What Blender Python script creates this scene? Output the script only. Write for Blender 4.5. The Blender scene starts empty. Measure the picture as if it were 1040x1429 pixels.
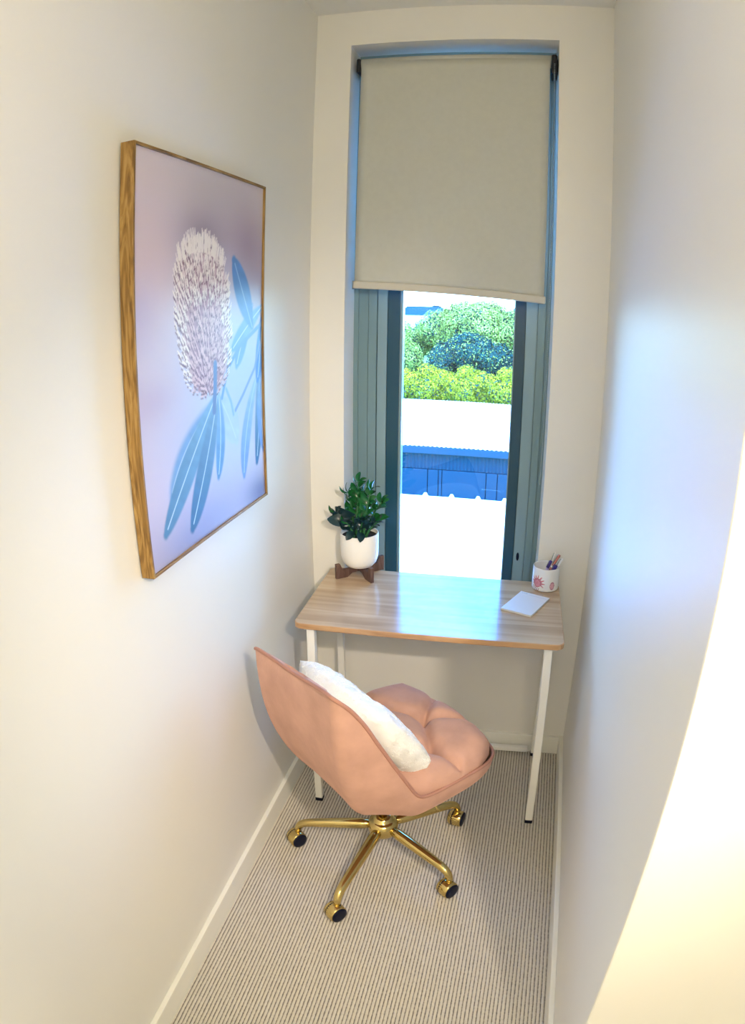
import bpy, bmesh, math, random
import numpy as np
from mathutils import Vector, Matrix, noise
random.seed(7)
rad = math.radians
C = bpy.context.scene.collection
sc = bpy.context.scene

# ------------------------------------------------------------------ camera (wide phone lens: mild barrel curve)
W_, D_, H_ = 0.976, 2.1702, 2.70
cam = bpy.data.cameras.new('camera'); camo = bpy.data.objects.new('camera', cam); C.objects.link(camo); sc.camera = camo
yaw, pitch, roll = 0.1649, -0.3737, 0.0245
F_ = Vector((-math.sin(yaw)*math.cos(pitch), math.cos(yaw)*math.cos(pitch), math.sin(pitch)))
R_ = Vector((math.cos(yaw), math.sin(yaw), 0)); U_ = R_.cross(F_)
R2 = R_*math.cos(roll)+U_*math.sin(roll); U2 = -R_*math.sin(roll)+U_*math.cos(roll)
m = Matrix((R2, U2, -F_)).transposed().to_4x4(); m.translation = Vector((0.7696, -D_, 1.6362)); camo.matrix_world = m
g = 949.7129*36/1429
cam.sensor_fit = 'AUTO'; cam.sensor_width = 36; cam.sensor_height = 36; cam.lens = g*1.02
cam.type = 'PANO'
cam.panorama_type = 'FISHEYE_LENS_POLYNOMIAL'
cam.fisheye_fov = math.pi
cam.fisheye_polynomial_k0 = 0; cam.fisheye_polynomial_k1 = -1/g; cam.fisheye_polynomial_k2 = 0
cam.fisheye_polynomial_k3 = -0.1691/g**3; cam.fisheye_polynomial_k4 = 0.1791/g**4
cam.shift_x = (520-592.2942)/1040; cam.shift_y = (779.1292-714.5)/1429
cam.clip_start = 0.02; cam.clip_end = 500

# ------------------------------------------------------------------ sky, sun, lamps, exposure
SKY = 15.0
w = bpy.data.worlds.new('sky'); sc.world = w; w.use_nodes = True
nt = w.node_tree; nt.nodes.clear()
out = nt.nodes.new('ShaderNodeOutputWorld'); bg = nt.nodes.new('ShaderNodeBackground')
tc = nt.nodes.new('ShaderNodeTexCoord'); sep = nt.nodes.new('ShaderNodeSeparateXYZ'); cr = nt.nodes.new('ShaderNodeValToRGB')
nt.links.new(tc.outputs['Generated'], sep.inputs[0]); nt.links.new(sep.outputs['Z'], cr.inputs[0])
nt.links.new(cr.outputs[0], bg.inputs[0]); nt.links.new(bg.outputs[0], out.inputs[0]); bg.inputs[1].default_value = SKY
e = cr.color_ramp.elements; e[0].position = 0.0; e[0].color = (.50, .80, 1, 1); e[1].position = .8; e[1].color = (.04, .22, .90, 1)
x = e.new(.12); x.color = (.28, .62, 1, 1); x = e.new(.35); x.color = (.06, .34, .95, 1)
sun = bpy.data.lights.new('sun', 'SUN'); suno = bpy.data.objects.new('sun', sun); C.objects.link(suno)
sun.energy = 7; sun.angle = rad(.6); sun.color = (.95, .98, 1)
suno.rotation_euler = (rad(24), 0, rad(30))          # comes from behind the house, over its roof
def point(name, loc, col, en, r):
    l = bpy.data.lights.new(name, 'POINT'); l.energy = en; l.color = col; l.shadow_soft_size = r
    o = bpy.data.objects.new(name, l); o.location = loc; C.objects.link(o); return o
point('hall_warm_fill', (1.05, -2.95, 2.25), (1, .84, .56), 25, .16)  # added fill that warms the upper walls and ceiling
sl = bpy.data.lights.new('hall_spot', 'SPOT'); sl.energy = 84; sl.color = (1, .84, .66); sl.spot_size = rad(70); sl.spot_blend = 1; sl.shadow_soft_size = .025
so_ = bpy.data.objects.new('hall_spot', sl); so_.location = (1.20, -2.22, 1.93); C.objects.link(so_)
so_.rotation_euler = (Vector((.30, -.35, .62))-Vector(so_.location)).to_track_quat('-Z', 'Y').to_euler()
a = bpy.data.lights.new('hall_ceiling_fill', 'AREA'); a.shape = 'RECTANGLE'; a.size = 1.5; a.size_y = .8; a.energy = 8.5; a.color = (1, .95, .84)  # unseen fill panel, added for soft warm ambient light
ao = bpy.data.objects.new('hall_ceiling_fill', a); ao.location = (1.0, -2.6, 2.66); C.objects.link(ao)
p = bpy.data.lights.new('window_portal', 'AREA'); p.shape = 'RECTANGLE'; p.size = .5; p.size_y = 2.0; p.cycles.is_portal = True
po = bpy.data.objects.new('window_portal', p); po.location = (.48, .21, 1.6); po.rotation_euler = (rad(-90), 0, 0); C.objects.link(po)
vs = sc.view_settings
vs.view_transform = 'Standard'; vs.look = 'None'; vs.gamma = 1; vs.use_curve_mapping = False; vs.exposure = 0.42
sc.cycles.use_denoising = True; sc.cycles.max_bounces = 12; sc.cycles.diffuse_bounces = 6; sc.cycles.transparent_max_bounces = 16

# ------------------------------------------------------------------ materials
def mat(name, col, rough=.6, metal=0, coat=0, noise_s=0, noise_a=.08, bump_s=0, bump=.0, spec=.5, sheen=0, ior=None):
    m = bpy.data.materials.new(name); m.use_nodes = True
    nt = m.node_tree; b = nt.nodes['Principled BSDF']
    b.inputs['Roughness'].default_value = rough; b.inputs['Metallic'].default_value = metal
    b.inputs['Coat Weight'].default_value = coat; b.inputs['Specular IOR Level'].default_value = spec
    b.inputs['Base Color'].default_value = (*col, 1)
    if sheen: b.inputs['Sheen Weight'].default_value = sheen; b.inputs['Sheen Roughness'].default_value = .4; b.inputs['Sheen Tint'].default_value = (*[min(1, c*1.5) for c in col], 1)
    tcn = nt.nodes.new('ShaderNodeTexCoord')
    if noise_s:
        n = nt.nodes.new('ShaderNodeTexNoise'); n.inputs['Scale'].default_value = noise_s; n.inputs['Detail'].default_value = 5
        r = nt.nodes.new('ShaderNodeValToRGB'); nt.links.new(tcn.outputs['Object'], n.inputs['Vector']); nt.links.new(n.outputs['Fac'], r.inputs[0])
        r.color_ramp.elements[0].position = .3; r.color_ramp.elements[1].position = .7
        r.color_ramp.elements[0].color = (*[c*(1-noise_a) for c in col], 1); r.color_ramp.elements[1].color = (*[min(1, c*(1+noise_a)) for c in col], 1)
        nt.links.new(r.outputs[0], b.inputs['Base Color'])
    if bump_s:
        n = nt.nodes.new('ShaderNodeTexNoise'); n.inputs['Scale'].default_value = bump_s; n.inputs['Detail'].default_value = 3
        bp = nt.nodes.new('ShaderNodeBump'); bp.inputs['Strength'].default_value = bump; bp.inputs['Distance'].default_value = .002
        nt.links.new(tcn.outputs['Object'], n.inputs['Vector']); nt.links.new(n.outputs['Fac'], bp.inputs['Height']); nt.links.new(bp.outputs[0], b.inputs['Normal'])
    return m
def wood(name, c1, c2, c3, axis, scale=6, stretch=14, rough=.4, coat=0, dist=2.0):
    """streaky grain running along one object axis"""
    m = mat(name, c1, rough, coat=coat); nt = m.node_tree; b = nt.nodes['Principled BSDF']
    tcn = nt.nodes.new('ShaderNodeTexCoord'); mp = nt.nodes.new('ShaderNodeMapping')
    s = [scale*stretch]*3; s[axis] = scale; mp.inputs['Scale'].default_value = s
    n = nt.nodes.new('ShaderNodeTexNoise'); n.inputs['Scale'].default_value = 1; n.inputs['Detail'].default_value = 6; n.inputs['Distortion'].default_value = dist
    r = nt.nodes.new('ShaderNodeValToRGB')
    e = r.color_ramp.elements; e[0].position = .32; e[0].color = (*c1, 1); e[1].position = .68; e[1].color = (*c3, 1); q = e.new(.5); q.color = (*c2, 1)
    nt.links.new(tcn.outputs['Object'], mp.inputs[0]); nt.links.new(mp.outputs[0], n.inputs['Vector']); nt.links.new(n.outputs['Fac'], r.inputs[0]); nt.links.new(r.outputs[0], b.inputs['Base Color'])
    return m
def attr_mat(name, rough=.5, coat=0):
    m = mat(name, (1, 1, 1), rough, coat=coat); nt = m.node_tree
    a = nt.nodes.new('ShaderNodeAttribute'); a.attribute_name = 'Col'; nt.links.new(a.outputs['Color'], nt.nodes['Principled BSDF'].inputs['Base Color'])
    return m
def glass_mat(name):
    m = bpy.data.materials.new(name); m.use_nodes = True; nt = m.node_tree; nt.nodes.clear()
    o = nt.nodes.new('ShaderNodeOutputMaterial'); mix = nt.nodes.new('ShaderNodeMixShader'); t = nt.nodes.new('ShaderNodeBsdfTransparent'); gl = nt.nodes.new('ShaderNodeBsdfGlossy'); f = nt.nodes.new('ShaderNodeFresnel')
    f.inputs[0].default_value = 1.45; gl.inputs['Roughness'].default_value = .02; t.inputs[0].default_value = (.93, .98, 1, 1)
    nt.links.new(f.outputs[0], mix.inputs[0]); nt.links.new(t.outputs[0], mix.inputs[1]); nt.links.new(gl.outputs[0], mix.inputs[2]); nt.links.new(mix.outputs[0], o.inputs[0])
    return m
M = {}
M['wall'] = mat('wall_paint', (.80, .79, .745), .46, noise_s=1.5, noise_a=.015, bump_s=220, bump=.05, spec=.5)
M['ceil'] = mat('ceiling_paint', (.82, .815, .77), .8, noise_s=2, noise_a=.01)
M['trim'] = mat('gloss_trim', (.86, .86, .80), .3)
M['alu'] = mat('grey_aluminium', (.17, .275, .31), .38, metal=.15, bump_s=400, bump=.03)
M['alu_light'] = mat('grey_aluminium_sash', (.22, .34, .39), .35, metal=.15)
M['alu_dark'] = mat('dark_sash_seal', (.010, .065, .11), .35)
M['glass'] = glass_mat('window_glass')
M['blind'] = mat('blind_fabric', (.54, .55, .495), .9, bump_s=600, bump=.15, noise_s=60, noise_a=.02)
M['rail'] = mat('blind_rail', (.55, .53, .46), .45)
M['black'] = mat('black_plastic', (.006, .007, .012), .35)
M['steel'] = mat('chain_steel', (.35, .42, .45), .3, metal=.8)
M['desk'] = wood('light_oak_laminate', (.43, .30, .19), (.54, .39, .255), (.63, .48, .33), 0, scale=1.6, stretch=18, rough=.17, dist=.8, coat=.22)
M['deskedge'] = wood('oak_edge_band', (.40, .22, .10), (.50, .29, .14), (.56, .35, .18), 0, scale=3, stretch=10, rough=.4)
M['white_metal'] = mat('white_powder_coat', (.86, .86, .82), .35)
M['rubber'] = mat('black_rubber', (.004, .006, .022), .45, spec=.2)
M['gold'] = mat('brass_finish', (.66, .51, .20), .12, metal=1)
M['velvet'] = mat('pink_velvet', (.53, .305, .23), .85, noise_s=13, noise_a=.11, bump_s=120, bump=.3, sheen=.35)
M['piping'] = mat('pink_velvet_piping', (.40, .20, .15), .8, sheen=.3)
M['fur'] = mat('white_fur', (.86, .85, .81), .85)
M['pot'] = mat('white_glazed_ceramic', (.88, .87, .83), .28)
M['soil'] = mat('potting_soil', (.02, .016, .02), .95, bump_s=90, bump=1)
M['walnut'] = wood('dark_walnut', (.07, .035, .03), (.11, .06, .05), (.15, .09, .075), 2, scale=8, stretch=6, rough=.5)
M['leaf'] = mat('glossy_leaf', (.012, .115, .03), .25, noise_s=18, noise_a=.45)
M['leafdark'] = mat('dark_glossy_leaf', (.008, .035, .045), .3, noise_s=18, noise_a=.4)
M['stem'] = mat('green_stem', (.03, .15, .05), .4)
M['oak'] = wood('oak_frame', (.13, .065, .012), (.27, .15, .035), (.40, .25, .08), 2, scale=5, stretch=9, rough=.5, dist=3.5)
M['oakh'] = wood('oak_frame_rail', (.13, .065, .012), (.27, .15, .035), (.40, .25, .08), 1, scale=5, stretch=9, rough=.5, dist=3.5)
M['backing'] = mat('dark_backing', (.03, .02, .02), .8)
M['print'] = attr_mat('photo_print', .38)
M['cup'] = attr_mat('printed_ceramic', .25)
M['paper'] = attr_mat('note_paper', .35)
M['paperedge'] = mat('paper_edge', (.72, .72, .70), .8)
M['rose'] = mat('rose_gold_pen', (.55, .20, .16), .25, metal=.5)
M['whitepen'] = mat('white_pen', (.85, .86, .86), .3)
M['purple'] = mat('purple_cap', (.06, .04, .30), .35)
M['lilac'] = mat('lilac_pen', (.50, .42, .75), .35)

# ------------------------------------------------------------------ mesh helpers
def obj(name, bm, m, parent=None, smooth=False, loc=None):
    me = bpy.data.meshes.new(name)
    if isinstance(bm, tuple): me.from_pydata(*bm)
    else: bm.normal_update(); bm.to_mesh(me); bm.free()
    for mm in (m if isinstance(m, (list, tuple)) else [m]): me.materials.append(mm)
    if smooth: me.polygons.foreach_set('use_smooth', [True]*len(me.polygons))
    o = bpy.data.objects.new(name, me); C.objects.link(o)
    if parent is not None: o.parent = parent
    if loc: o.location = loc
    return o
def tag(o, label, cat, group=None):
    o['label'] = label; o['category'] = cat
    if group: o['group'] = group
    return o
def thing(name, label, cat, loc=(0, 0, 0), rz=0, group=None):
    o = bpy.data.objects.new(name, None); C.objects.link(o); o.location = loc; o.rotation_euler = (0, 0, rz); o.empty_display_size = .05
    return tag(o, label, cat, group)
def struct(name, bm, m, parent=None, smooth=False):
    o = obj(name, bm, m, parent, smooth)
    if parent is None: o['kind'] = 'structure'
    return o
def box(bm, x0, x1, y0, y1, z0, z1, bev=0, mat_i=0, seg=2):
    r = bmesh.ops.create_cube(bm, size=1, matrix=Matrix.Translation(((x0+x1)/2, (y0+y1)/2, (z0+z1)/2)) @ Matrix.Diagonal((abs(x1-x0), abs(y1-y0), abs(z1-z0), 1)))
    fs = set(f for v in r['verts'] for f in v.link_faces)
    for f in fs: f.material_index = mat_i
    if bev:
        es = list(set(ed for v in r['verts'] for ed in v.link_edges))
        bmesh.ops.bevel(bm, geom=es, offset=bev, segments=seg, affect='EDGES', profile=.5)
    return bm
def B(*a, **k):
    bm = bmesh.new(); return box(bm, *a, **k)
def tube(bm, pts, r, seg=12, cap=True):
    """swept round tube through points; r number or list"""
    pts = [Vector(p) for p in pts]; n = len(pts)
    rs = r if isinstance(r, (list, tuple)) else [r]*n
    rings = []; up = Vector((0, 0, 1)); prev = None
    for i, p in enumerate(pts):
        t = (pts[min(i+1, n-1)]-pts[max(i-1, 0)]).normalized()
        if prev is None:
            a = t.cross(up) if abs(t.z) < .95 else t.cross(Vector((1, 0, 0)))
        else: a = prev-t*prev.dot(t)
        a.normalize(); b = t.cross(a); prev = a
        rings.append([bm.verts.new(p+(a*math.cos(2*math.pi*k/seg)+b*math.sin(2*math.pi*k/seg))*rs[i]) for k in range(seg)])
    for i in range(n-1):
        for k in range(seg): bm.faces.new((rings[i][k], rings[i][(k+1) % seg], rings[i+1][(k+1) % seg], rings[i+1][k]))
    if cap: bm.faces.new(rings[0][::-1]); bm.faces.new(rings[-1])
    return bm
def closed_tube(bm, pts, r, seg=8):
    pts = [Vector(p) for p in pts]; n = len(pts); rings = []
    for i, p in enumerate(pts):
        t = (pts[(i+1) % n]-pts[i-1]).normalized(); a = t.cross(Vector((0, 0, 1)))
        if a.length < .2: a = t.cross(Vector((1, 0, 0)))
        a.normalize(); b = t.cross(a)
        rings.append([bm.verts.new(p+(a*math.cos(2*math.pi*k/seg)+b*math.sin(2*math.pi*k/seg))*r) for k in range(seg)])
    for i in range(n):
        A, D = rings[i], rings[(i+1) % n]
        off = min(range(seg), key=lambda s: (A[0].co-D[s].co).length)
        for k in range(seg): bm.faces.new((A[k], A[(k+1) % seg], D[(k+1+off) % seg], D[(k+off) % seg]))
    return bm
def lathe(bm, prof, seg=40, ctr=(0, 0, 0), axis=None):
    rings = []; c = Vector(ctr)
    q = Vector((0, 0, 1)).rotation_difference(Vector(axis).normalized()) if axis else None
    for (r, z) in prof:
        ring = []
        for k in range(seg):
            v = Vector((r*math.cos(2*math.pi*k/seg), r*math.sin(2*math.pi*k/seg), z))
            if q: v = q @ v
            ring.append(bm.verts.new(v+c))
        rings.append(ring)
    for i in range(len(prof)-1):
        for k in range(seg): bm.faces.new((rings[i][k], rings[i][(k+1) % seg], rings[i+1][(k+1) % seg], rings[i+1][k]))
    bm.faces.new(rings[0][::-1]); bm.faces.new(rings[-1])
    return bm
def rounded_rect(hx, hy, r, n=6):
    pts = []
    for cx, cy, a0 in ((hx-r, hy-r, 0), (-hx+r, hy-r, 90), (-hx+r, -hy+r, 180), (hx-r, -hy+r, 270)):
        for k in range(n+1):
            a = rad(a0+90*k/n); pts.append((cx+r*math.cos(a), cy+r*math.sin(a)))
    return pts
def grid_obj(name, P, m, parent=None, smooth=True, loc=None, closed_u=False):
    """P: array (nu,nv,3)"""
    nu, nv, _ = P.shape; idx = np.arange(nu*nv).reshape(nu, nv)
    a = idx[:-1, :-1].ravel(); b = idx[1:, :-1].ravel(); c = idx[1:, 1:].ravel(); d = idx[:-1, 1:].ravel()
    F = np.stack([a, b, c, d], 1)
    if closed_u: F = np.concatenate([F, np.stack([idx[-1, :-1], idx[0, :-1], idx[0, 1:], idx[-1, 1:]], 1)])
    return obj(name, (P.reshape(-1, 3).tolist(), [], F.tolist()), m, parent, smooth, loc)
def set_col(o, cols):
    ca = o.data.color_attributes.new('Col', 'FLOAT_COLOR', 'POINT')
    ca.data.foreach_set('color', np.concatenate([cols, np.ones((len(cols), 1))], 1).astype(np.float32).ravel())

# ------------------------------------------------------------------ room shell
YE = -1.532; YB = -3.45; XR = 2.3
FY_ = .117
OX0, OX1, OZ0, OZ1 = .1216, .8019, .50, 2.573          # window opening
struct('wall_left', B(-.15, 0, YB-.15, .22, 0, H_), M['wall'])
struct('wall_right', B(W_, XR+.15, YE, .22, 0, H_, bev=.004), M['wall'])
bm = bmesh.new()
box(bm, 0, OX0, 0, .22, 0, H_); box(bm, OX1, W_, 0, .22, 0, H_); box(bm, OX0, OX1, 0, .22, 0, OZ0); box(bm, OX0, OX1, 0, .22, OZ1, H_)
struct('wall_back', bm, M['wall'])
struct('wall_hall_right', B(XR, XR+.15, YB-.15, YE, 0, H_), M['wall'])
struct('wall_hall_rear', B(0, XR, YB-.15, YB, 0, H_), M['wall'])
struct('ceiling', B(-.15, XR+.15, YB-.15, .22, H_, H_+.15), M['ceil'])
bm = bmesh.new()
t1 = [bm.verts.new((OX1+.001, .001, z_)) for z_ in (OZ0, OZ1)]; t2 = [bm.verts.new((OX1-.0075, FY_, z_)) for z_ in (OZ0, OZ1)]; t3 = [bm.verts.new((OX1+.001, FY_, z_)) for z_ in (OZ0, OZ1)]
for a_, b_ in ((t1, t2), (t2, t3), (t3, t1)): bm.faces.new((a_[0], b_[0], b_[1], a_[1]))
bm.faces.new((t1[0], t3[0], t2[0])); bm.faces.new((t1[1], t2[1], t3[1])); bmesh.ops.recalc_face_normals(bm, faces=bm.faces)
struct('reveal_light_wedge', bm, M['wall'])  # added wedge, angled so the right reveal catches window light
# ribbed loop carpet: real ribs running away from the camera
pitch_c = .0103; nx = int(XR/pitch_c)*6; ys = np.concatenate([np.linspace(YB, -2.0, 12), np.linspace(-1.95, 0, 66)])
xs = np.arange(nx+1)*pitch_c/6
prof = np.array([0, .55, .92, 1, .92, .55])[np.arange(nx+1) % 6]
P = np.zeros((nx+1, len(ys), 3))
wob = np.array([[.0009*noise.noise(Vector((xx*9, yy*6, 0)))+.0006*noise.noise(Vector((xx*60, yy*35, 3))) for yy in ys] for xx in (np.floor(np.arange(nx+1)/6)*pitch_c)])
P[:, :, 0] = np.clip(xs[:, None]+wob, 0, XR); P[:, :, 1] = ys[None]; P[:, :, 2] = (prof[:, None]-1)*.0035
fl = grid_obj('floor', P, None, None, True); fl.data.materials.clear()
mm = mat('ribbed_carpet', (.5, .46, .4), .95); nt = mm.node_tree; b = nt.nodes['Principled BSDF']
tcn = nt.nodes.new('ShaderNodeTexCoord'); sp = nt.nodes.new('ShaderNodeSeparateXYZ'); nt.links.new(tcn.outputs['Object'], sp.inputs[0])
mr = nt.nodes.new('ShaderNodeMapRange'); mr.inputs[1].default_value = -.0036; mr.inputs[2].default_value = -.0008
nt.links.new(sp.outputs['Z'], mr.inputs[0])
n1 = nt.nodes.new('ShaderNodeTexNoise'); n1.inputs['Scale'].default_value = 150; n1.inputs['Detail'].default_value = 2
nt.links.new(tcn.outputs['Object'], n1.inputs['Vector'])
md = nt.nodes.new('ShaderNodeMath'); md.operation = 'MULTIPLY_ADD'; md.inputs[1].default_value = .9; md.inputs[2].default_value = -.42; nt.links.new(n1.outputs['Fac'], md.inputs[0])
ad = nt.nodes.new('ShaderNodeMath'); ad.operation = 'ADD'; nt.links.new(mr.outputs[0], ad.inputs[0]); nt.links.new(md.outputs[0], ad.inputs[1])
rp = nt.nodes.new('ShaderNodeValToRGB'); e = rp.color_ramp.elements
e[0].position = .1; e[0].color = (.11, .10, .09, 1); e[1].position = .95; e[1].color = (.64, .60, .53, 1); q = e.new(.5); q.color = (.40, .37, .33, 1)  # dark end: darker groove yarn plus groove shade painted in
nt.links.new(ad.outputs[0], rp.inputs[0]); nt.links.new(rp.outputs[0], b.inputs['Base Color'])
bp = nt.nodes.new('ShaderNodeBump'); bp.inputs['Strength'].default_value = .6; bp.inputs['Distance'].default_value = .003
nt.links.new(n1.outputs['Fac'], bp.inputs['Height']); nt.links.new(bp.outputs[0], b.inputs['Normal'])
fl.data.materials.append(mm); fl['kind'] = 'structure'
BT, BH = .015, .0776
def skirting(name, x0, x1, y0, y1):
    struct(name, B(x0, x1, y0, y1, -.004, BH, bev=.002), M['trim'])
skirting('baseboard_left', 0, BT, YB, 0)
skirting('baseboard_right', W_-BT, W_, YE-BT, 0)
skirting('baseboard_back', BT, W_-BT, -BT, 0)
skirting('baseboard_hall', W_, XR, YE-BT, YE)

# ------------------------------------------------------------------ window
FY = .12
win = bpy.data.objects.new('window_1', None); C.objects.link(win); win['kind'] = 'structure'
bm = bmesh.new()
def ring(bm, x0, x1, z0, z1, wl, wr, wb, wt, y0, y1):
    box(bm, x0, x0+wl, y0, y1, z0, z1); box(bm, x1-wr, x1, y0, y1, z0, z1)
    box(bm, x0+wl, x1-wr, y0, y1, z0, z0+wb); box(bm, x0+wl, x1-wr, y0, y1, z1-wt, z1)
ring(bm, OX0, OX1, OZ0, OZ1, .016, .004, .02, .014, FY-.004, .21)
ring(bm, .1376, .7979, OZ0+.02, OZ1-.014, .034, .018, .02, .03, FY+.003, .21)
ring(bm, OX0, OX1, OZ0, OZ1, .13, .10, .10, .10, FY+.03, .19)
ring(bm, .1736, .7784, OZ0+.04, OZ1-.044, .029, .026, .02, .012, FY, .21)
obj('window_frame', bm, M['alu'], win)
bm = bmesh.new(); ring(bm, .2046, .7509, OZ0+.0615, OZ1-.0575, .033, .038, .03, .03, FY+.008, .20)
obj('sash', bm, M['alu_light'], win)
bm = bmesh.new(); ring(bm, .2386, .7109, OZ0+.092, OZ1-.088, .042, .034, .02, .03, FY+.014, .195)
obj('inner_sash', bm, M['alu_dark'], win)
bm = bmesh.new(); ring(bm, .2811, .6764, OZ0+.1125, OZ1-.1185, .009, .004, .006, .006, FY+.022, .175)
obj('glazing_bead', bm, M['alu_light'], win)
obj('glass_pane', B(.2905, .672, .150, .156, OZ0+.119, OZ1-.125), M['glass'], win)
bm = bmesh.new()
bmesh.ops.create_uvsphere(bm, u_segments=14, v_segments=8, radius=1, matrix=Matrix.Translation((.7285, FY+.009, .760)) @ Matrix.Diagonal((.006, .003, .017, 1)))
obj('latch_plug', bm, M['rubber'], win, True)

# ------------------------------------------------------------------ roller blind
bl = thing('roller_blind', 'pale grey roller blind pulled halfway down over the tall window', 'blind', (.462, .055, 2.515))
tilt = .055
bm = bmesh.new()                                           # fabric: hangs off the front of its tube, hem slightly skewed
n = 24; xl, xr_ = -.312, .311
rows = [(.0, .0225), (-.004, .0228)]
V = []; Fc = []
zs = np.linspace(0, -.818, 30)
for i, z in enumerate(zs):
    for j in range(n+1):
        u = j/n; x_ = xl+(xr_-xl)*u; f = -z/.818
        skew = -(u-.5)*.034*f*1.0
        V.append((x_-.004*f, -.0225-.0015*math.sin(u*3.1)*f, z+skew))
for i in range(len(zs)-1):
    for j in range(n): a_ = i*(n+1)+j; Fc.append((a_, a_+1, a_+n+2, a_+n+1))
fab = obj('fabric', (V, [], Fc), M['blind'], bl, True)
so = fab.modifiers.new('thickness', 'SOLIDIFY'); so.thickness = .0012
bm = bmesh.new(); tube(bm, [(-.315, 0, 0), (.315, 0, 0)], .0222, 28); obj('roller_tube', bm, M['blind'], bl, True)
bm = bmesh.new(); box(bm, -.329, -.316, -.027, .055, -.036, .018, bev=.005); obj('bracket', bm, M['black'], bl)
bm = bmesh.new(); box(bm, .316, .334, -.026, .055, -.052, .020, bev=.006); lathe(bm, [(.001, -.010), (.021, -.010), (.023, -.004), (.023, .004), (.021, .010), (.001, .010)], 24, (.326, -.004, -.015), (1, 0, 0)); obj('bracket', bm, M['black'], bl)
bm = bmesh.new()
box(bm, xl-.008, xr_+.002, -.030, -.014, -.832, -.806, bev=.004)
for v in bm.verts: v.co.z -= (v.co.x/(xr_-xl))*.034
obj('bottom_rail', bm, M['rail'], bl)
bm = bmesh.new(); box(bm, xl-.0105, xl-.0075, -.031, -.013, -.834, -.804, bev=.001)
for v in bm.verts: v.co.z += .017
obj('rail_end_cap', bm, mat('grey_cap', (.25, .26, .25), .5), bl)
bm = bmesh.new(); ztop, zbot = -.02, -1.448
for s in (-1, 1):
    zz = ztop
    while zz > zbot:
        bmesh.ops.create_icosphere(bm, subdivisions=1, radius=.0022, matrix=Matrix.Translation((.326, -.026+s*.0055, zz))); zz -= .0062
for k in range(7):
    a_ = math.pi*k/6; bmesh.ops.create_icosphere(bm, subdivisions=1, radius=.0022, matrix=Matrix.Translation((.326, -.026+.0055*math.cos(a_), zbot-.0055*math.sin(a_))))
ch = obj('pull_chain', bm, M['steel'], bl); ch['kind'] = 'stuff'

# ------------------------------------------------------------------ desk
DZ = .7251; DR = rad(2.0)
dk = thing('desk', 'narrow desk with light oak top and white metal legs under the window', 'desk', (.489, -.2455, 0), DR)
hx, hy = .400, .2265
bm = bmesh.new(); pr = rounded_rect(hx, hy, .024)
lv = [[bm.verts.new((px*(1-s/hx), py*(1-s/hy), z)) for px, py in pr] for s, z in ((.002, DZ-.0185), (0, DZ-.0165), (0, DZ-.002), (.0015, DZ))]
k = len(pr)
for i in range(3):
    for j in range(k): fc = bm.faces.new((lv[i][j], lv[i][(j+1) % k], lv[i+1][(j+1) % k], lv[i+1][j])); fc.material_index = 1
bm.faces.new(lv[0][::-1]).material_index = 1; bm.faces.new(lv[3])
obj('desktop', bm, [M['desk'], M['deskedge']], dk)
LX0, LX1, LY0, LY1, S = -.3680, .3720, -.1960, .198, .0125
BX = {LX0: LX0, LX1: LX1+.014}
for lx in (LX0, LX1):
    for ly in (LY0, LY1):
        bx_ = lx if ly < 0 else BX[lx]
        l = obj('leg', B(bx_-S, bx_+S, ly-S, ly+S, .014, DZ-.0188, bev=.0025), M['white_metal'], dk)
        if ly < 0:
            for v_ in l.data.vertices:
                if v_.co.z > .3: v_.co.x -= math.copysign(.016, lx)
        obj('foot_cap', B(bx_-S-.001, bx_+S+.001, ly-S-.001, ly+S+.001, 0, .0155, bev=.003), M['rubber'], l)
    obj('side_rail', B(lx-S, lx+S, LY0+S, LY1-S, DZ-.044, DZ-.0188, bev=.002), M['white_metal'], dk)
obj('rear_rail', B(LX0+S, LX1-S, LY1-S, LY1+S, DZ-.044, DZ-.0188, bev=.002), M['white_metal'], dk)
obj('foot_rail', B(LX0+S, LX1-S, LY1-.010, LY1+.010, .016, .036, bev=.002), M['white_metal'], dk)

# ------------------------------------------------------------------ office chair (local: +x = forward, +y = left)
CH = rad(50); CO = Vector((.43, -.66, 0))
chair = thing('swivel_chair', 'pink velvet swivel chair on a brass five-star base with castors', 'chair', CO, CH)
# rim of the scoop shell, right half from the back's top centre to the seat's front centre: (forward, side, height)
half = [(-.290, 0, .806), (-.293, .10, .812), (-.300, .165, .820), (-.302, .195, .819), (-.290, .214, .806), (-.266, .222, .778), (-.238, .228, .735), (-.214, .231, .69), (-.188, .235, .642), (-.163, .238, .596), (-.121, .240, .522), (-.092, .241, .476), (-.06, .241, .459), (.0, .241, .455), (.08, .239, .453), (.145, .235, .451), (.195, .220, .449), (.226, .188, .448), (.241, .13, .447), (.247, .06, .446), (.249, 0, .446)]
def warp(o):
    for v in o.data.vertices:
        k_ = max(0, min(1, (v.co.z-.40)/.30)); v.co.z += -.11*v.co.y*max(0, min(1, (v.co.z-.5)/.3))
        if v.co.y > 0: v.co.y *= 1-.13*k_
def catmull(pts, per=4):
    o = []; n = len(pts)
    for i in range(n-1):
        p0, p1, p2, p3 = [np.array(pts[min(max(k, 0), n-1)], float) for k in (i-1, i, i+1, i+2)]
        if i == 0: p0 = p1*1.0; p0[0] = p2[0]; p0[1] = -p2[1]; p0[2] = p2[2]
        if i == n-2: p3 = p2*1.0; p3[0] = p1[0]; p3[1] = -p1[1]; p3[2] = p1[2]
        for t in np.arange(per)/per:
            o.append(.5*((2*p1)+(-p0+p2)*t+(2*p0-5*p1+4*p2-p3)*t*t+(-p0+3*p1-3*p2+p3)*t**3))
    o.append(np.array(pts[-1], float)); return o
hr = catmull(half, 4)
rimR = np.array(hr); rimR[:, 1] *= -1                     # right side is -y
rimL = np.array(hr)[1:-1][::-1]
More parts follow.
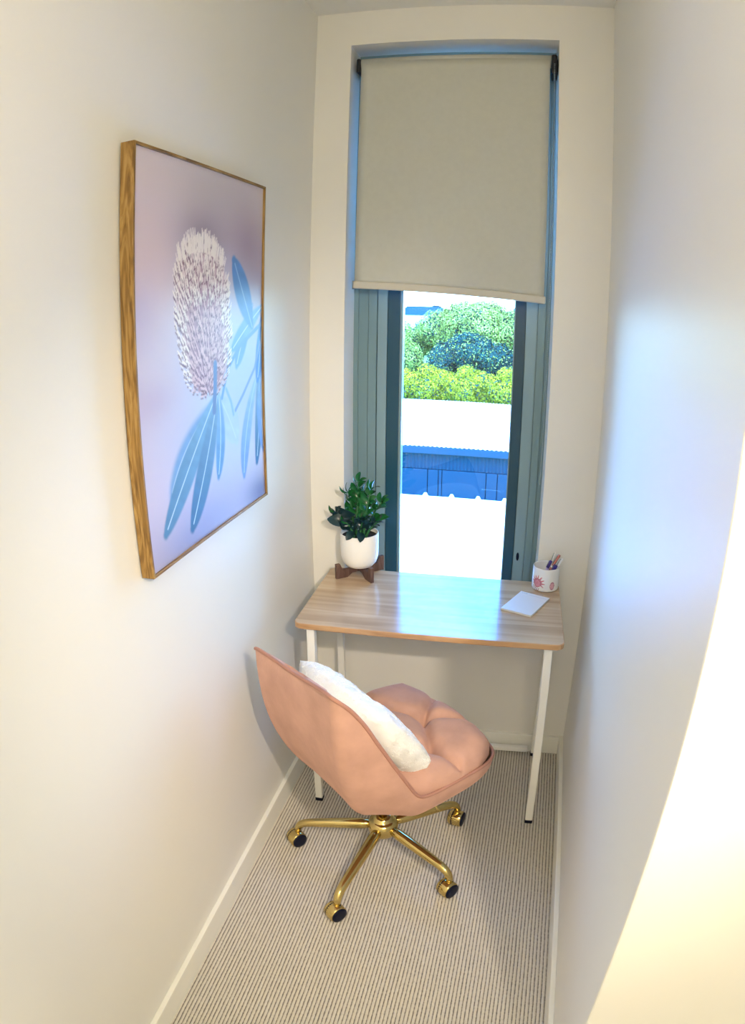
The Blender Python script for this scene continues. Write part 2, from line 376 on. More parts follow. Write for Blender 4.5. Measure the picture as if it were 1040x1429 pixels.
rim = np.concatenate([rimR, rimL])                        # closed loop
nR = len(rim)
# outer shell: bezier from each rim point down to the belly
nV = 22; pole = np.array([.0, 0, .296])
P = np.zeros((nR, nV, 3))
for i, r_ in enumerate(rim):
    o2 = r_[:2]-pole[:2]; L = np.linalg.norm(o2); od = o2/L; h = r_[2]-pole[2]
    back = max(0, min(1, (h-.16)/.30))
    c1 = np.array([r_[0]+od[0]*(.012+.006*back), r_[1]*(1.0-.02*back)+od[1]*.010, r_[2]-h*(.42+.12*back)])
    kk = .78-.04*back
    c2 = np.array([pole[0]+o2[0]*kk, pole[1]+o2[1]*kk*1.0, pole[2]+.002])
    for j in range(nV):
        t = (j/(nV-1))**1.15
        P[i, j] = (1-t)**3*r_+3*(1-t)**2*t*c1+3*(1-t)*t*t*c2+t**3*pole
sh = grid_obj('shell', P, M['velvet'], chair, True, closed_u=True)
bm = bmesh.new(); bm.from_mesh(sh.data); bmesh.ops.remove_doubles(bm, verts=bm.verts, dist=.0004); bmesh.ops.recalc_face_normals(bm, faces=bm.faces); bm.to_mesh(sh.data); bm.free()
sh.data.polygons.foreach_set('use_smooth', [True]*len(sh.data.polygons))
bm = bmesh.new(); closed_tube(bm, rim, .0048, 8); ppg = obj('piping', bm, M['piping'], chair, True)
warp(sh); warp(ppg)
# backrest pad: patch between the two sides of the rim
back_idx = [i for i in range(len(hr)) if hr[i][2] > .458 or hr[i][0] < -.085]
side = [hr[i] for i in range(2, back_idx[-1]+1)]
nb = len(side); nw = 33
def pad_pt(i, wv):
    s = side[i]; v = i/(nb-1)
    cx_ = -.290+(-.215+.290)*v**1.1; cz = .803+(.43-.803)*v
    e_ = abs(wv)**2.6
    zt = s[2]*e_+cz*(1-e_) if i > 6 else s[2]*abs(wv)**1.2+cz*(1-abs(wv)**1.2)
    xf = s[0]*abs(wv)**2.2+cx_*(1-abs(wv)**2.2)
    puff = .030*(1-abs(wv)**6)*math.sin(math.pi*min(1, max(0, (v*.86+.10))))**.5
    for ch_ in (-.33, .33): puff -= .010*math.exp(-((wv-ch_)/.07)**2)*min(1, v*4)
    return (xf+puff, wv*s[1], zt)
ty = np.array([h_[1] for h_ in hr[:14]]); tx_ = np.array([h_[0] for h_ in hr[:14]]); tz_ = np.array([h_[2] for h_ in hr[:14]])
def top_pt(wv, drop): y_ = abs(wv)*side[0][1]; return (np.interp(y_, ty, tx_)+.016*drop, wv*side[0][1], np.interp(y_, ty, tz_)+.004-.012*drop)
P = np.array([[top_pt(wv, 0) for wv in np.linspace(-1, 1, nw)], [top_pt(wv, 1) for wv in np.linspace(-1, 1, nw)]]+[[pad_pt(i, wv) for wv in np.linspace(-1, 1, nw)] for i in range(nb)])
bp_ = grid_obj('back_cushion', P, M['velvet'], chair, True)
bm = bmesh.new(); bm.from_mesh(bp_.data); bmesh.ops.recalc_face_normals(bm, faces=bm.faces); bm.to_mesh(bp_.data); bm.free()
bp_.data.polygons.foreach_set('use_smooth', [True]*len(bp_.data.polygons))
warp(bp_)
# tufted seat cushion
ns = 84; P = np.zeros((ns, ns, 3))
tuft = [(.125, -.015), (.04, -.145), (.115, .165), (.04, .115), (-.04, -.015), (.20, .09), (.205, -.10), (-.05, .15), (-.12, -.13)]
tuft = [(.125, .0), (.045, -.13), (.045, .13), (-.05, 0.), (-.13, -.12), (-.13, .12)]
seams = [((.125, 0), (.045, -.13)), ((.125, 0), (.045, .13)), ((.045, -.13), (-.05, 0)), ((.045, .13), (-.05, 0)), ((.125, 0), (.25, -.09)), ((.125, 0), (.25, .09)), ((.045, -.13), (.07, -.25)), ((.045, .13), (.07, .25)), ((-.05, 0), (-.13, -.12)), ((-.05, 0), (-.13, .12))]
def segd(px, py, a, b_):
    ax, ay = a; bx, by = b_; dx, dy = bx-ax, by-ay; t = max(0, min(1, ((px-ax)*dx+(py-ay)*dy)/(dx*dx+dy*dy)))
    return math.hypot(px-ax-t*dx, py-ay-t*dy)
for i in range(ns):
    for j in range(ns):
        u = -1+2*i/(ns-1); v = -1+2*j/(ns-1)
        # squircle mapping keeps rounded corners
        uu = u*math.sqrt(1-.33*v*v*abs(u)); vv = v*math.sqrt(1-.33*u*u*abs(v))
        f_ = uu*.238+.012; r_ = vv*.2425*(1-.10*max(0, -uu))
        ed = max(abs(u), abs(v))
        prof_ = (1-ed**9)**.5 if ed < 1 else 0
        z = .446+.066*prof_
        z += .010*(1-u*u)*(1-v*v)
        if ed < .97:
            d = min(segd(f_, r_, a_, b_) for a_, b_ in seams); z -= .030*math.exp(-(d/.013)**1.3)*prof_
            d = min(math.hypot(f_-a_, r_-b_) for a_, b_ in tuft); z -= .034*math.exp(-(d/.027)**2)*prof_
        z += .02*max(0, u-.55)*0
        P[i, j] = (f_, r_, z)
seat = grid_obj('seat_cushion', P, M['velvet'], chair, True)
bm = bmesh.new()
loop = [P[i, 0] for i in range(ns)]+[P[-1, j] for j in range(1, ns)]+[P[i, -1] for i in range(ns-2, -1, -1)]+[P[0, j] for j in range(ns-2, 0, -1)]
# mechanism, column, hub
Rinv = Matrix.Rotation(-CH, 3, 'Z'); HC = Rinv @ Vector((-.024, .006, 0))
seat_off = HC
bm = bmesh.new(); lathe(bm, [(.001, .262), (.028, .262), (.05, .312), (.001, .312)], 28, HC); obj('seat_plate', bm, M['gold'], chair, True)
bm = bmesh.new(); lathe(bm, [(.014, .14), (.014, .27)], 24, HC); obj('gas_column', bm, M['gold'], chair, True)
bm = bmesh.new(); lathe(bm, [(.024, .062), (.040, .064), (.047, .075), (.049, .100), (.044, .114), (.035, .121), (.030, .122), (.030, .136), (.020, .137)], 36, HC+Vector((0, 0, .026))); obj('hub', bm, M['gold'], chair, True)
bm = bmesh.new(); tube(bm, [(.03, -.02, .30), (.06, -.085, .285), (.075, -.125, .262), (.078, -.14, .25)], [.0045, .0045, .0045, .006], 10); obj('height_lever', bm, M['gold'], chair, True)
CASTOR = [(.127, -.688), (.337, -.965), (.643, -.80), (.622, -.470), (.30, -.375)]
Rinv = Matrix.Rotation(-CH, 3, 'Z')
for i, (wx, wy) in enumerate(CASTOR):
    st = Rinv @ Vector((wx-CO.x, wy-CO.y, 0)); d = st.normalized()
    bm = bmesh.new()
    d = (st-HC); L_ = d.length; d.normalize()
    pts = [HC+d*.03+Vector((0, 0, .122)), HC+d*.10+Vector((0, 0, .117)), HC+d*L_*.80+Vector((0, 0, .102)), HC+d*L_*.92+Vector((0, 0, .096)), HC+d*L_*.975+Vector((0, 0, .084)), st+Vector((0, 0, .066)), st+Vector((0, 0, .050))]
    pts = [Vector(p_) for p_ in catmull([tuple(p_) for p_ in pts], 3)[1:]] if False else pts
    tube(bm, pts, [.0195, .0185, .0150, .0140, .0130, .0115, .011], 16)
    leg = obj('base_leg', bm, M['gold'], chair, True)
    leg.modifiers.new('soft', 'SUBSURF').render_levels = 1
    # castor: brass hood, twin wheels with dark caps, turned towards the camera side
    ang = rad(-38 if i != 3 else -12)                     # world direction of the wheel axle
    ax = Rinv @ Vector((math.cos(ang), math.sin(ang), 0)); tr = Rinv @ Vector((math.sin(ang), -math.cos(ang), 0))
    c0 = st+tr*.010+Vector((0, 0, .0295))
    bm = bmesh.new(); lathe(bm, [(.004, -.027), (.018, -.0265), (.0265, -.021), (.0285, -.009), (.0290, .005), (.0285, .018), (.0265, .0215), (.004, .0215)], 28, c0, ax)
    cs = obj('castor', bm, M['gold'], chair, True)
    bm = bmesh.new(); lathe(bm, [(.002, .0205), (.0245, .0205), (.0262, .0225), (.0250, .0255), (.0160, .0270), (.002, .0272)], 28, c0, ax); obj('wheel_cap', bm, M['rubber'], cs, True)
    bm = bmesh.new(); lathe(bm, [(.004, -.012), (.0286, -.012), (.0286, -.004), (.004, -.004)], 24, c0+Vector((0, 0, -.0001)), ax); obj('wheel', bm, M['rubber'], cs, True)
    bm = bmesh.new(); lathe(bm, [(.0055, .038), (.0055, .056), (.0115, .056), (.0115, .052), (.0115, .046), (.0055, .046)][::1], 16, (st.x, st.y, 0)); obj('castor_stem', bm, M['black'], cs, True)

# ------------------------------------------------------------------ fluffy cushion
pl = thing('fluffy_cushion', 'small white fluffy cushion leaning against the pink chair back', 'cushion', CO+Matrix.Rotation(CH, 3, 'Z') @ Vector((-.108, -.006, .586)), CH)
Rp = Matrix.Rotation(rad(-35), 3, 'Y')
def pil(u, v, s):
    k = (1-abs(u)**3.2)*(1-abs(v)**3.2); k = max(k, 0)**.45*(1-.45*(abs(u)*abs(v))**3)
    a_ = .192*(1-.10*v*v+.03*(1-v*v))*u; b_ = .182*(1-.10*u*u)*v
    th = s*.066*k*(1+.10*noise.noise(Vector((a_*14, b_*14, s*3)))+.10*noise.noise(Vector((a_*42, b_*30, s*5))))
    p_ = Rp @ Vector((th, a_, b_)); 
    return (p_.x-.035*(abs(u)**2)*-1*.8, p_.y, p_.z)
n = 40; V = []; Fc = []
for s in (1, -1):
    o_ = len(V)
    for i in range(n+1):
        for j in range(n+1): V.append(pil(-1+2*i/n, -1+2*j/n, s))
    for i in range(n):
        for j in range(n):
            q = (o_+i*(n+1)+j, o_+(i+1)*(n+1)+j, o_+(i+1)*(n+1)+j+1, o_+i*(n+1)+j+1); Fc.append(q if s > 0 else q[::-1])
pc = obj('cushion_cover', (V, [], Fc), M['fur'], pl, True)
bm = bmesh.new(); bm.from_mesh(pc.data); bmesh.ops.remove_doubles(bm, verts=bm.verts, dist=.0005); bmesh.ops.recalc_face_normals(bm, faces=bm.faces)
FV = []; FF = []; bm.faces.ensure_lookup_table()
areas = [f.calc_area() for f in bm.faces]; picks = random.choices(range(len(bm.faces)), weights=areas, k=34000)
for q in picks:
    f = bm.faces[q]; vs_ = [v.co for v in f.verts]; a_, b_ = random.random(), random.random()
    p_ = vs_[0]*(1-a_)*(1-b_)+vs_[1]*a_*(1-b_)+vs_[2 % len(vs_)]*a_*b_+vs_[-1]*(1-a_)*b_
    nrm = f.normal; cl = noise.noise_vector(p_*38)
    d = (nrm*.55+Vector((0, 0, -.45))+cl*1.3+Vector((random.uniform(-.3, .3), random.uniform(-.3, .3), random.uniform(-.3, .3)))).normalized()
    if d.dot(nrm) < .12: d = (d+nrm*(.2-d.dot(nrm))).normalized()
    L = random.uniform(.016, .034); sd = d.cross(nrm+Vector((.01, .02, .03))).normalized()*.0011
    k0 = len(FV); FV += [tuple(p_-sd-nrm*.001), tuple(p_+sd-nrm*.001), tuple(p_+d*L+Vector((0, 0, -.002)))]; FF.append((k0, k0+1, k0+2))
bm.to_mesh(pc.data); bm.free()
pc.data.polygons.foreach_set('use_smooth', [True]*len(pc.data.polygons))
fu = obj('fur', (FV, [], FF), M['fur'], pl); fu['kind'] = 'stuff'

# ------------------------------------------------------------------ framed banksia photograph
PX, PY0, PY1, PZ0, PZ1 = .0355, -1.0965, -.4695, 1.1127, 1.9807
art = thing('framed_print', 'large oak-framed photo print of a pink banksia flower on the left wall', 'picture', (0, (PY0+PY1)/2, (PZ0+PZ1)/2))
yc, zc = (PY0+PY1)/2, (PZ0+PZ1)/2; hy, hz = (PY1-PY0)/2, (PZ1-PZ0)/2; fw = .0065
bm = bmesh.new(); box(bm, .004, PX, -hy, -hy+fw, -hz, hz, bev=.001); obj('frame_stile', bm, M['oak'], art)
bm = bmesh.new(); box(bm, .004, PX, hy-fw, hy, -hz, hz, bev=.001); obj('frame_stile', bm, M['oak'], art)
bm = bmesh.new(); box(bm, .004, PX, -hy+fw, hy-fw, hz-fw, hz, bev=.001); obj('frame_rail', bm, M['oakh'], art)
bm = bmesh.new(); box(bm, .004, PX, -hy+fw, hy-fw, -hz, -hz+fw, bev=.001); obj('frame_rail', bm, M['oakh'], art)
obj('backing_board', B(.0005, .027, -hy+fw+.001, hy-fw-.001, -hz+fw+.001, hz-fw-.001), M['backing'], art)
NU, NVv = 300, 420
U, Vv = np.meshgrid(np.linspace(0, 1, NU), np.linspace(0, 1, NVv), indexing='ij')
asp = .627/.868
X = U*asp; Y = Vv                                         # metric coordinates, height = 1
def vnoise(x, y, s, seed):
    xi = np.floor(x*s).astype(int); yi = np.floor(y*s).astype(int); fx = x*s-xi; fy = y*s-yi
    fx = fx*fx*(3-2*fx); fy = fy*fy*(3-2*fy)
    def h(a_, b_): v = np.sin(a_*127.1+b_*311.7+seed*74.7)*43758.5453; return v-np.floor(v)
    return (h(xi, yi)*(1-fx)+h(xi+1, yi)*fx)*(1-fy)+(h(xi, yi+1)*(1-fx)+h(xi+1, yi+1)*fx)*fy
def srgb(c): c = np.array(c, float)/255; return np.where(c < .04045, c/12.92, ((c+.055)/1.055)**2.4)
def gs(cx_, cy_, sx, sy): return np.exp(-((U-cx_)/sx)**2-((Vv-cy_)/sy)**2)[..., None]
img = np.zeros(U.shape+(3,))+srgb((205, 200, 225))
def wash(c, k): 
    global img; img = img*(1-k)+srgb(c)*k
wash((222, 212, 218), np.clip((Vv-.55)/.35, 0, 1)[..., None])
wash((228, 208, 215), .7*gs(.05, .75, .25, .18)); wash((195, 190, 195), .6*gs(.55, .95, .35, .10))
wash((140, 125, 145), .85*gs(.47, .80, .20, .09)); wash((160, 138, 155), .85*gs(.85, .80, .22, .13)); wash((150, 135, 165), .5*gs(1.0, .70, .18, .10))
wash((190, 180, 222), .7*gs(.02, .60, .14, .09)); wash((185, 165, 200), .5*gs(.10, .40, .15, .05))
wash((175, 205, 250), .8*gs(.75, .45, .35, .22)); wash((190, 215, 252), .6*gs(.6, .25, .3, .15))
wash((128, 132, 172), .85*gs(.35, .00, .40, .12)); wash((95, 105, 165), .75*gs(.95, .02, .18, .06)); wash((190, 200, 235), .5*gs(.25, .3, .2, .1))
def smooth(a_, b_, x_): t = np.clip((x_-a_)/(b_-a_), 0, 1); return t*t*(3-2*t)
def leaf(pts, wid0, col, tip, blur=.006, rib=(205, 228, 250), alpha=1.0, ribw=.0022, shape=.55):
    """a strap leaf along a quadratic curve in (u,v) with a pale midrib"""
    global img
    wid = wid0*1.12; p0, p1, p2 = [np.array((a_*asp, b_)) for a_, b_ in pts]
    best = np.full(U.shape, 9.); bt = np.zeros(U.shape)
    T_ = np.linspace(0, 1, 36); Q_ = [(1-t)**2*p0+2*(1-t)*t*p1+t*t*p2 for t in T_]
    for t0, qa, qb in zip(T_[:-1], Q_[:-1], Q_[1:]):
        d_ = qb-qa; tt = np.clip(((X-qa[0])*d_[0]+(Y-qa[1])*d_[1])/(d_@d_), 0, 1)
        d = np.hypot(X-qa[0]-tt*d_[0], Y-qa[1]-tt*d_[1]); mk = d < best; best[mk] = d[mk]; bt[mk] = (t0+tt/35)[mk]
        q_ = (1-t)**2*p0+2*(1-t)*t*p1+t*t*p2; d = np.hypot(X-q_[0], Y-q_[1]); mk = d < best; best[mk] = d[mk]; bt[mk] = t
    wv = wid*np.maximum(np.sin(math.pi*np.clip(bt, 0, 1)**1.35*.96+.03), 0)**.55+.0012
    k = (1-smooth(wv-blur, wv+blur, best))*alpha
    c = srgb(col)[None, None]*(1-bt[..., None])+srgb(tip)[None, None]*bt[..., None]
    c = c*(1+.16*(vnoise(X+Y, Y, 45, 3)-.5))[..., None]
    img = img*(1-k[..., None])+c*k[..., None]
    kr = (1-smooth(ribw*.4, ribw*1.6, best))*alpha*.85*(bt < .97)
    img = img*(1-kr[..., None])+srgb(rib)*kr[..., None]
# right-hand cluster, then the fan of leaves under the flower
leaf([(.97, .55), (1.02, .40), (.92, .12)], .030, (165, 200, 245), (30, 95, 145))
leaf([(.95, .40), (.80, .25), (.78, .10)], .028, (160, 198, 245), (110, 150, 215), rib=(190, 218, 250))
leaf([(1.02, .45), (.97, .3), (1.0, .15)], .03, (150, 190, 245), (105, 145, 220))
leaf([(.58, .36), (.66, .30), (.72, .22)], .045, (170, 205, 250), (185, 212, 252), alpha=.8)
leaf([(.55, .36), (.28, .28), (.17, .16)], .024, (115, 160, 215), (120, 165, 215), blur=.014)
leaf([(.56, .38), (.36, .24), (.11, .075)], .036, (125, 175, 220), (75, 125, 160))
leaf([(.57, .38), (.60, .26), (.54, .14)], .024, (135, 180, 235), (85, 145, 200))
leaf([(.56, .37), (.47, .20), (.30, .045)], .038, (120, 168, 215), (35, 88, 122))
leaf([(.90, .62), (.80, .52), (.74, .44)], .028, (90, 150, 225), (120, 170, 235))
leaf([(1.02, .62), (1.0, .50), (.95, .38)], .028, (85, 140, 215), (80, 140, 220))
leaf([(1.02, .62), (.85, .56), (.70, .49)], .026, (130, 180, 240), (110, 165, 235))
leaf([(.90, .55), (.84, .62), (.72, .755)], .042, (90, 150, 220), (85, 140, 205), rib=(165, 205, 245))
# stems
def stroke(pts, wd, col):
    global img
    best = np.full(U.shape, 9.); P_ = [np.array((a_*asp, b_)) for a_, b_ in pts]
    for a_, b_ in zip(P_[:-1], P_[1:]):
        d_ = b_-a_; t = np.clip(((X-a_[0])*d_[0]+(Y-a_[1])*d_[1])/(d_@d_), 0, 1); best = np.minimum(best, np.hypot(X-a_[0]-t*d_[0], Y-a_[1]-t*d_[1]))
    k = (1-smooth(wd-.003, wd+.003, best))[..., None]; img = img*(1-k)+srgb(col)*k
stroke([(.60, .36), (.66, .44), (.78, .50), (1.0, .56)], .007, (110, 160, 225))
stroke([(.72, .31), (.80, .35), (.92, .42), (.98, .50)], .006, (125, 160, 220))
stroke([(.64, .38), (.68, .34), (.70, .30)], .006, (140, 185, 240))
# the flower spike: a long dome packed with small pale styles
ec, ev = .475, .590; su, sv = .215, .215
vv = (Vv-ev)/sv; uu = (U-ec+.03*(Vv-ev)/.2)/(su*(.93+.09*np.clip(vv, -1, 1)))
rr = (np.abs(uu)**2.4+np.abs(vv)**2.8)**(1/2.6)
fr = vnoise(U, Vv, 60, 9)*.10+vnoise(U, Vv, 120, 11)*.07
k = 1-smooth(.93, 1.02, rr+fr-.08)
body = srgb((176, 140, 160))[None, None]*np.ones(U.shape+(1,)); top = smooth(.3, 1.0, vv+.25*np.abs(uu))[..., None]
edge = smooth(.45, .95, np.abs(uu))[..., None]
body = body*(1-.55*top)+srgb((240, 228, 228))*.55*top; body = body*(1-.6*edge)+srgb((232, 214, 222))*.6*edge
img = img*(1-k[..., None])+body*k[..., None]
rng = np.random.RandomState(5)
def dab(u0, v0, du, dv, wd, col, a_=1):
    i0, i1 = int(max(0, (min(u0, u0+du)-.03)*NU)), int(min(NU, (max(u0, u0+du)+.03)*NU)+1)
    j0, j1 = int(max(0, (min(v0, v0+dv)-.03)*NVv)), int(min(NVv, (max(v0, v0+dv)+.03)*NVv)+1)
    xs_, ys_ = X[i0:i1, j0:j1], Y[i0:i1, j0:j1]
    ax_, ay_, bx_, by_ = u0*asp, v0, (u0+du)*asp, v0+dv
    dx_, dy_ = bx_-ax_, by_-ay_; t = np.clip(((xs_-ax_)*dx_+(ys_-ay_)*dy_)/(dx_*dx_+dy_*dy_+1e-9), 0, 1)
    d_ = np.hypot(xs_-ax_-t*dx_, ys_-ay_-t*dy_); kk = ((1-smooth(wd*.5, wd*1.4, d_))*a_)[..., None]
    img[i0:i1, j0:j1] = img[i0:i1, j0:j1]*(1-kk)+srgb(col)*kk
for _ in range(1500):
    a_, b_ = rng.uniform(-1, 1, 2)
    if (abs(a_)**2.4+abs(b_)**2.8) > 1: continue
    u0, v0 = ec+a_*su-.03*b_, ev+b_*sv
    sl = np.array((a_*.5, .55+.55*b_)); sl = sl/np.linalg.norm(sl)
    L = .020+.018*max(0, b_)
    dab(u0-.004, v0-.006, sl[0]*.010, sl[1]*.008, .0022, (110, 72, 100), .75)
    light = (248, 242, 240) if (b_ > .15 or abs(a_) > .6) else (228, 200, 210)
    dab(u0, v0, sl[0]*L, sl[1]*L*.8, .0018, light, .9)
for _ in range(90):
    a_ = rng.uniform(-.8, .8); dab(ec+a_*su-.03, ev+sv*(.93-.25*a_*a_)-.02, a_*.02, .035+rng.uniform(0, .012), .0022, (245, 240, 236), .9)
stroke([(.53, .33), (.545, .40), (.55, .46)], .011, (100, 130, 190))
Pp = np.zeros(U.shape+(3,)); iy = hy-fw; iz = hz-fw
Pp[..., 0] = .0300; Pp[..., 1] = -iy+2*iy*U; Pp[..., 2] = -iz+2*iz*Vv
img = img*np.array((.93, .90, .86))
pr_ = grid_obj('photo_print', Pp, M['print'], art, False); set_col(pr_, np.clip(img.reshape(-1, 3), 0, 1))

# ------------------------------------------------------------------ plant stand and potted plant
DT = DZ+.0002
st = thing('plant_stand', 'dark wooden cross-shaped stand under the white plant pot', 'plant stand', (.196, -.074, DT), rad(-3))
for k, a0 in enumerate((45, 135)):
    bm = bmesh.new(); T = .006; zb = .030 if k == 0 else .0304
    pts = [(-.092, 0), (-.050, .0), (-.030, .014), (.030, .014), (.050, 0), (.092, 0), (.092, .052), (.077, .052), (.068, zb), (-.068, zb), (-.077, .052), (-.092, .052)]
    fr_ = [bm.verts.new((x_, -T, z)) for x_, z in pts]; bk = [bm.verts.new((x_, T, z)) for x_, z in pts]
    bm.faces.new(fr_); bm.faces.new(bk[::-1])
    for i in range(len(pts)): bm.faces.new((fr_[i], bk[i], bk[(i+1) % 12], fr_[(i+1) % 12]))
    bmesh.ops.recalc_face_normals(bm, faces=bm.faces); bmesh.ops.rotate(bm, verts=bm.verts, cent=(0, 0, 0), matrix=Matrix.Rotation(rad(a0), 3, 'Z'))
    obj('cross_plank', bm, M['walnut'], st)
PB = DT+.0306
pt = thing('potted_plant', 'dark green glossy plant in a round white ceramic pot', 'plant', (.196, -.074, PB))
bm = bmesh.new(); lathe(bm, [(.001, 0), (.030, .0), (.046, .006), (.058, .020), (.0645, .042), (.0655, .07), (.0655, .121), (.0650, .1225), (.0625, .1225), (.0620, .121), (.062, .100), (.001, .100)], 48); obj('pot', bm, M['pot'], pt, True)
bm = bmesh.new(); lathe(bm, [(.001, .1005), (.0617, .1005), (.0617, .109), (.001, .112)], 28); obj('soil', bm, M['soil'], pt, True)
def leaf_mesh(name, L, Wd, mt):
    V = []; Fc = []; n = 9
    for i in range(n+1):
        t = i/n; wv = Wd*max(0, math.sin(math.pi*min(1, t**1.15*.97+.02)))**.6; z = .12*L*math.sin(math.pi*t)-.10*L*t*t
        for s, dz in ((-1, .16), (-.5, .05), (0, 0), (.5, .05), (1, .16)): V.append((L*t, s*wv, z+dz*wv*1.4))
    for i in range(n):
        for j in range(4): a_ = i*5+j; Fc.append((a_, a_+1, a_+6, a_+5))
    me = bpy.data.meshes.new(name); me.from_pydata(V, [], Fc); me.materials.append(mt); me.polygons.foreach_set('use_smooth', [True]*len(me.polygons)); return me
lm = [leaf_mesh('leaf', .058, .0175, M['leaf']), leaf_mesh('leaf', .070, .020, M['leaf']), leaf_mesh('leaf', .062, .019, M['leafdark']), leaf_mesh('leaf', .085, .021, M['leafdark'])]
def add_leaf(me, p_, d, roll_, sc_=1):
    o = bpy.data.objects.new('leaf', me); C.objects.link(o); o.parent = pt
    d = Vector(d).normalized(); q = Vector((1, 0, 0)).rotation_difference(d)
    from mathutils import Quaternion
    o.rotation_mode = 'QUATERNION'; o.rotation_quaternion = Quaternion(d, roll_) @ q; o.location = p_; o.scale = (sc_,)*3
    return o
# stems: base xy, tip offset, length (toward the photo's silhouette)
stems = [((-.008, -.010), (-.002, .01, .190), 8, 0), ((.018, -.015), (.040, -.005, .170), 7, 0), ((-.018, .01), (-.035, .0, .155), 7, 0), ((.02, .02), (.070, .02, .120), 6, 0), ((-.02, -.02), (-.075, -.02, .085), 5, 2), ((.01, -.03), (.025, -.045, .075), 5, 2), ((.025, -.01), (.075, -.01, .065), 4, 2), ((-.01, -.03), (-.03, -.045, .06), 4, 2), ((0, .02), (.01, .03, .15), 6, 0)]
rnd = random.Random(11)
for (bx, by), tip, nl, kind in stems:
    base = Vector((bx, by, .108)); tip = Vector((tip[0]+bx*.2, tip[1], .108+tip[2])); mid = (base+tip)/2+Vector((-(tip.x-base.x)*.25, 0, .012))
    ps = []
    for i in range(11):
        t = i/10; ps.append((1-t)**2*base+2*(1-t)*t*mid+t*t*tip)
    bm = bmesh.new(); tube(bm, ps, [.0052-.0034*i/10 for i in range(11)], 8); obj('stem', bm, M['stem'], pt, True)
    for i in range(nl):
        t = .30+.66*i/(nl-1); q_ = (1-t)**2*base+2*(1-t)*t*mid+t*t*tip; tg = (2*(1-t)*(mid-base)+2*t*(tip-mid)).normalized()
        for s in (-1, 1):
            az = rnd.uniform(-.5, .5)+ (0 if s > 0 else math.pi)+rnd.choice((0, .8, -.6))
            sdv = Vector((math.cos(az), math.sin(az)*.7-.15, 0))
            add_leaf(lm[kind if rnd.random() < .6 else min(3, kind+1)] if kind == 0 else lm[2], q_, tg*rnd.uniform(.55, 1.0)+sdv*.8, rnd.uniform(-.9, .9), (1.0-.25*t)*(.72 if kind == 0 else .62))
    add_leaf(lm[0], tip-tg*.004, tg+Vector((0, 0, .1)), rnd.uniform(-1, 1), .62)
add_leaf(lm[3], (-.015, -.03, .165), (-1, -.15, .12), .5, 1.0); add_leaf(lm[3], (-.01, -.02, .19), (-1, .1, .2), .35, .9); add_leaf(lm[3], (.0, -.04, .175), (.6, -.5, .15), -.4, .55)
add_leaf(lm[2], (.012, -.035, .135), (.3, -1, -.42), .0, .75); add_leaf(lm[2], (-.010, -.035, .135), (-.4, -1, -.42), .0, .7); add_leaf(lm[1], (.055, .0, .165), (1, -.1, .5), .6, .72)

# ------------------------------------------------------------------ printed cup with pens
CX_, CY_, CR = .833, -.052, .0455
cup = thing('pen_cup', 'white ceramic pen cup with pink flower print at the desk corner', 'cup', (CX_, CY_, DT))
na, nh = 160, 64; Pc = []
prof = [(CR-.006, 0.0), (CR-.002, .002), (CR, .006)]+[(CR, .006+.074*i/nh) for i in range(1, nh+1)]+[(CR-.0008, .0815), (CR-.0028, .0815), (CR-.0035, .080), (CR-.0035, .006), (.001, .006)]
P = np.array([[(r_*math.cos(2*math.pi*i/na), r_*math.sin(2*math.pi*i/na), z) for r_, z in prof] for i in range(na)])
cb = grid_obj('cup_body', P, M['cup'], cup, True, closed_u=True)
A_ = np.repeat(np.arange(na)*2*math.pi/na, len(prof)); Zc = np.tile([q_[1] for q_ in prof], na); Ri = np.tile([q_[0] for q_ in prof], na); outer = np.tile([i < nh+3 for i in range(len(prof))], na)
cc = np.zeros((len(A_), 3))+np.array((.84, .85, .86)); sa = A_*CR
def cupdist(a0, z0): 
    d = (A_-a0+math.pi) % (2*math.pi)-math.pi; return d*CR, Zc-z0
def paint(mask, c):
    cc[mask & outer] = c
dx, dz = cupdist(rad(232), .030)                           # bloom with pointed petals
ang = np.arctan2(dz, dx); dist = np.hypot(dx, dz)
pet = .5+.5*np.cos(ang*1.0*13); R1 = .0165+.0125*pet**1.5*(.5+.5*np.sin(ang*.5+.9))
upper = (ang > -.55) | (ang < -2.7)
paint((dist < R1) & (upper | (dist < .015)), (.62, .22, .27))
paint((dist < .012) & (pet > .25), (.72, .34, .42))
paint((dist < R1) & (pet < .2) & (dist > .010) & upper, (.35, .12, .22))
for k in range(5): 
    d1, d2 = dx+.004, dz+.010+.002*k; paint((np.abs(d1-d2*.4+.012-.006*k) < .0012) & (d2 < 0) & (d2 > -.014), (.38, .13, .20))
dx, dz = cupdist(rad(300), .024); rr_ = np.hypot(dx/.0085, dz/.0145)
paint(rr_ < 1, (.45, .20, .30)); paint(rr_ < .72, (.74, .45, .55)); paint((rr_ < .72) & (np.abs(dx) < .0010), (.50, .22, .32))
set_col(cb, cc)
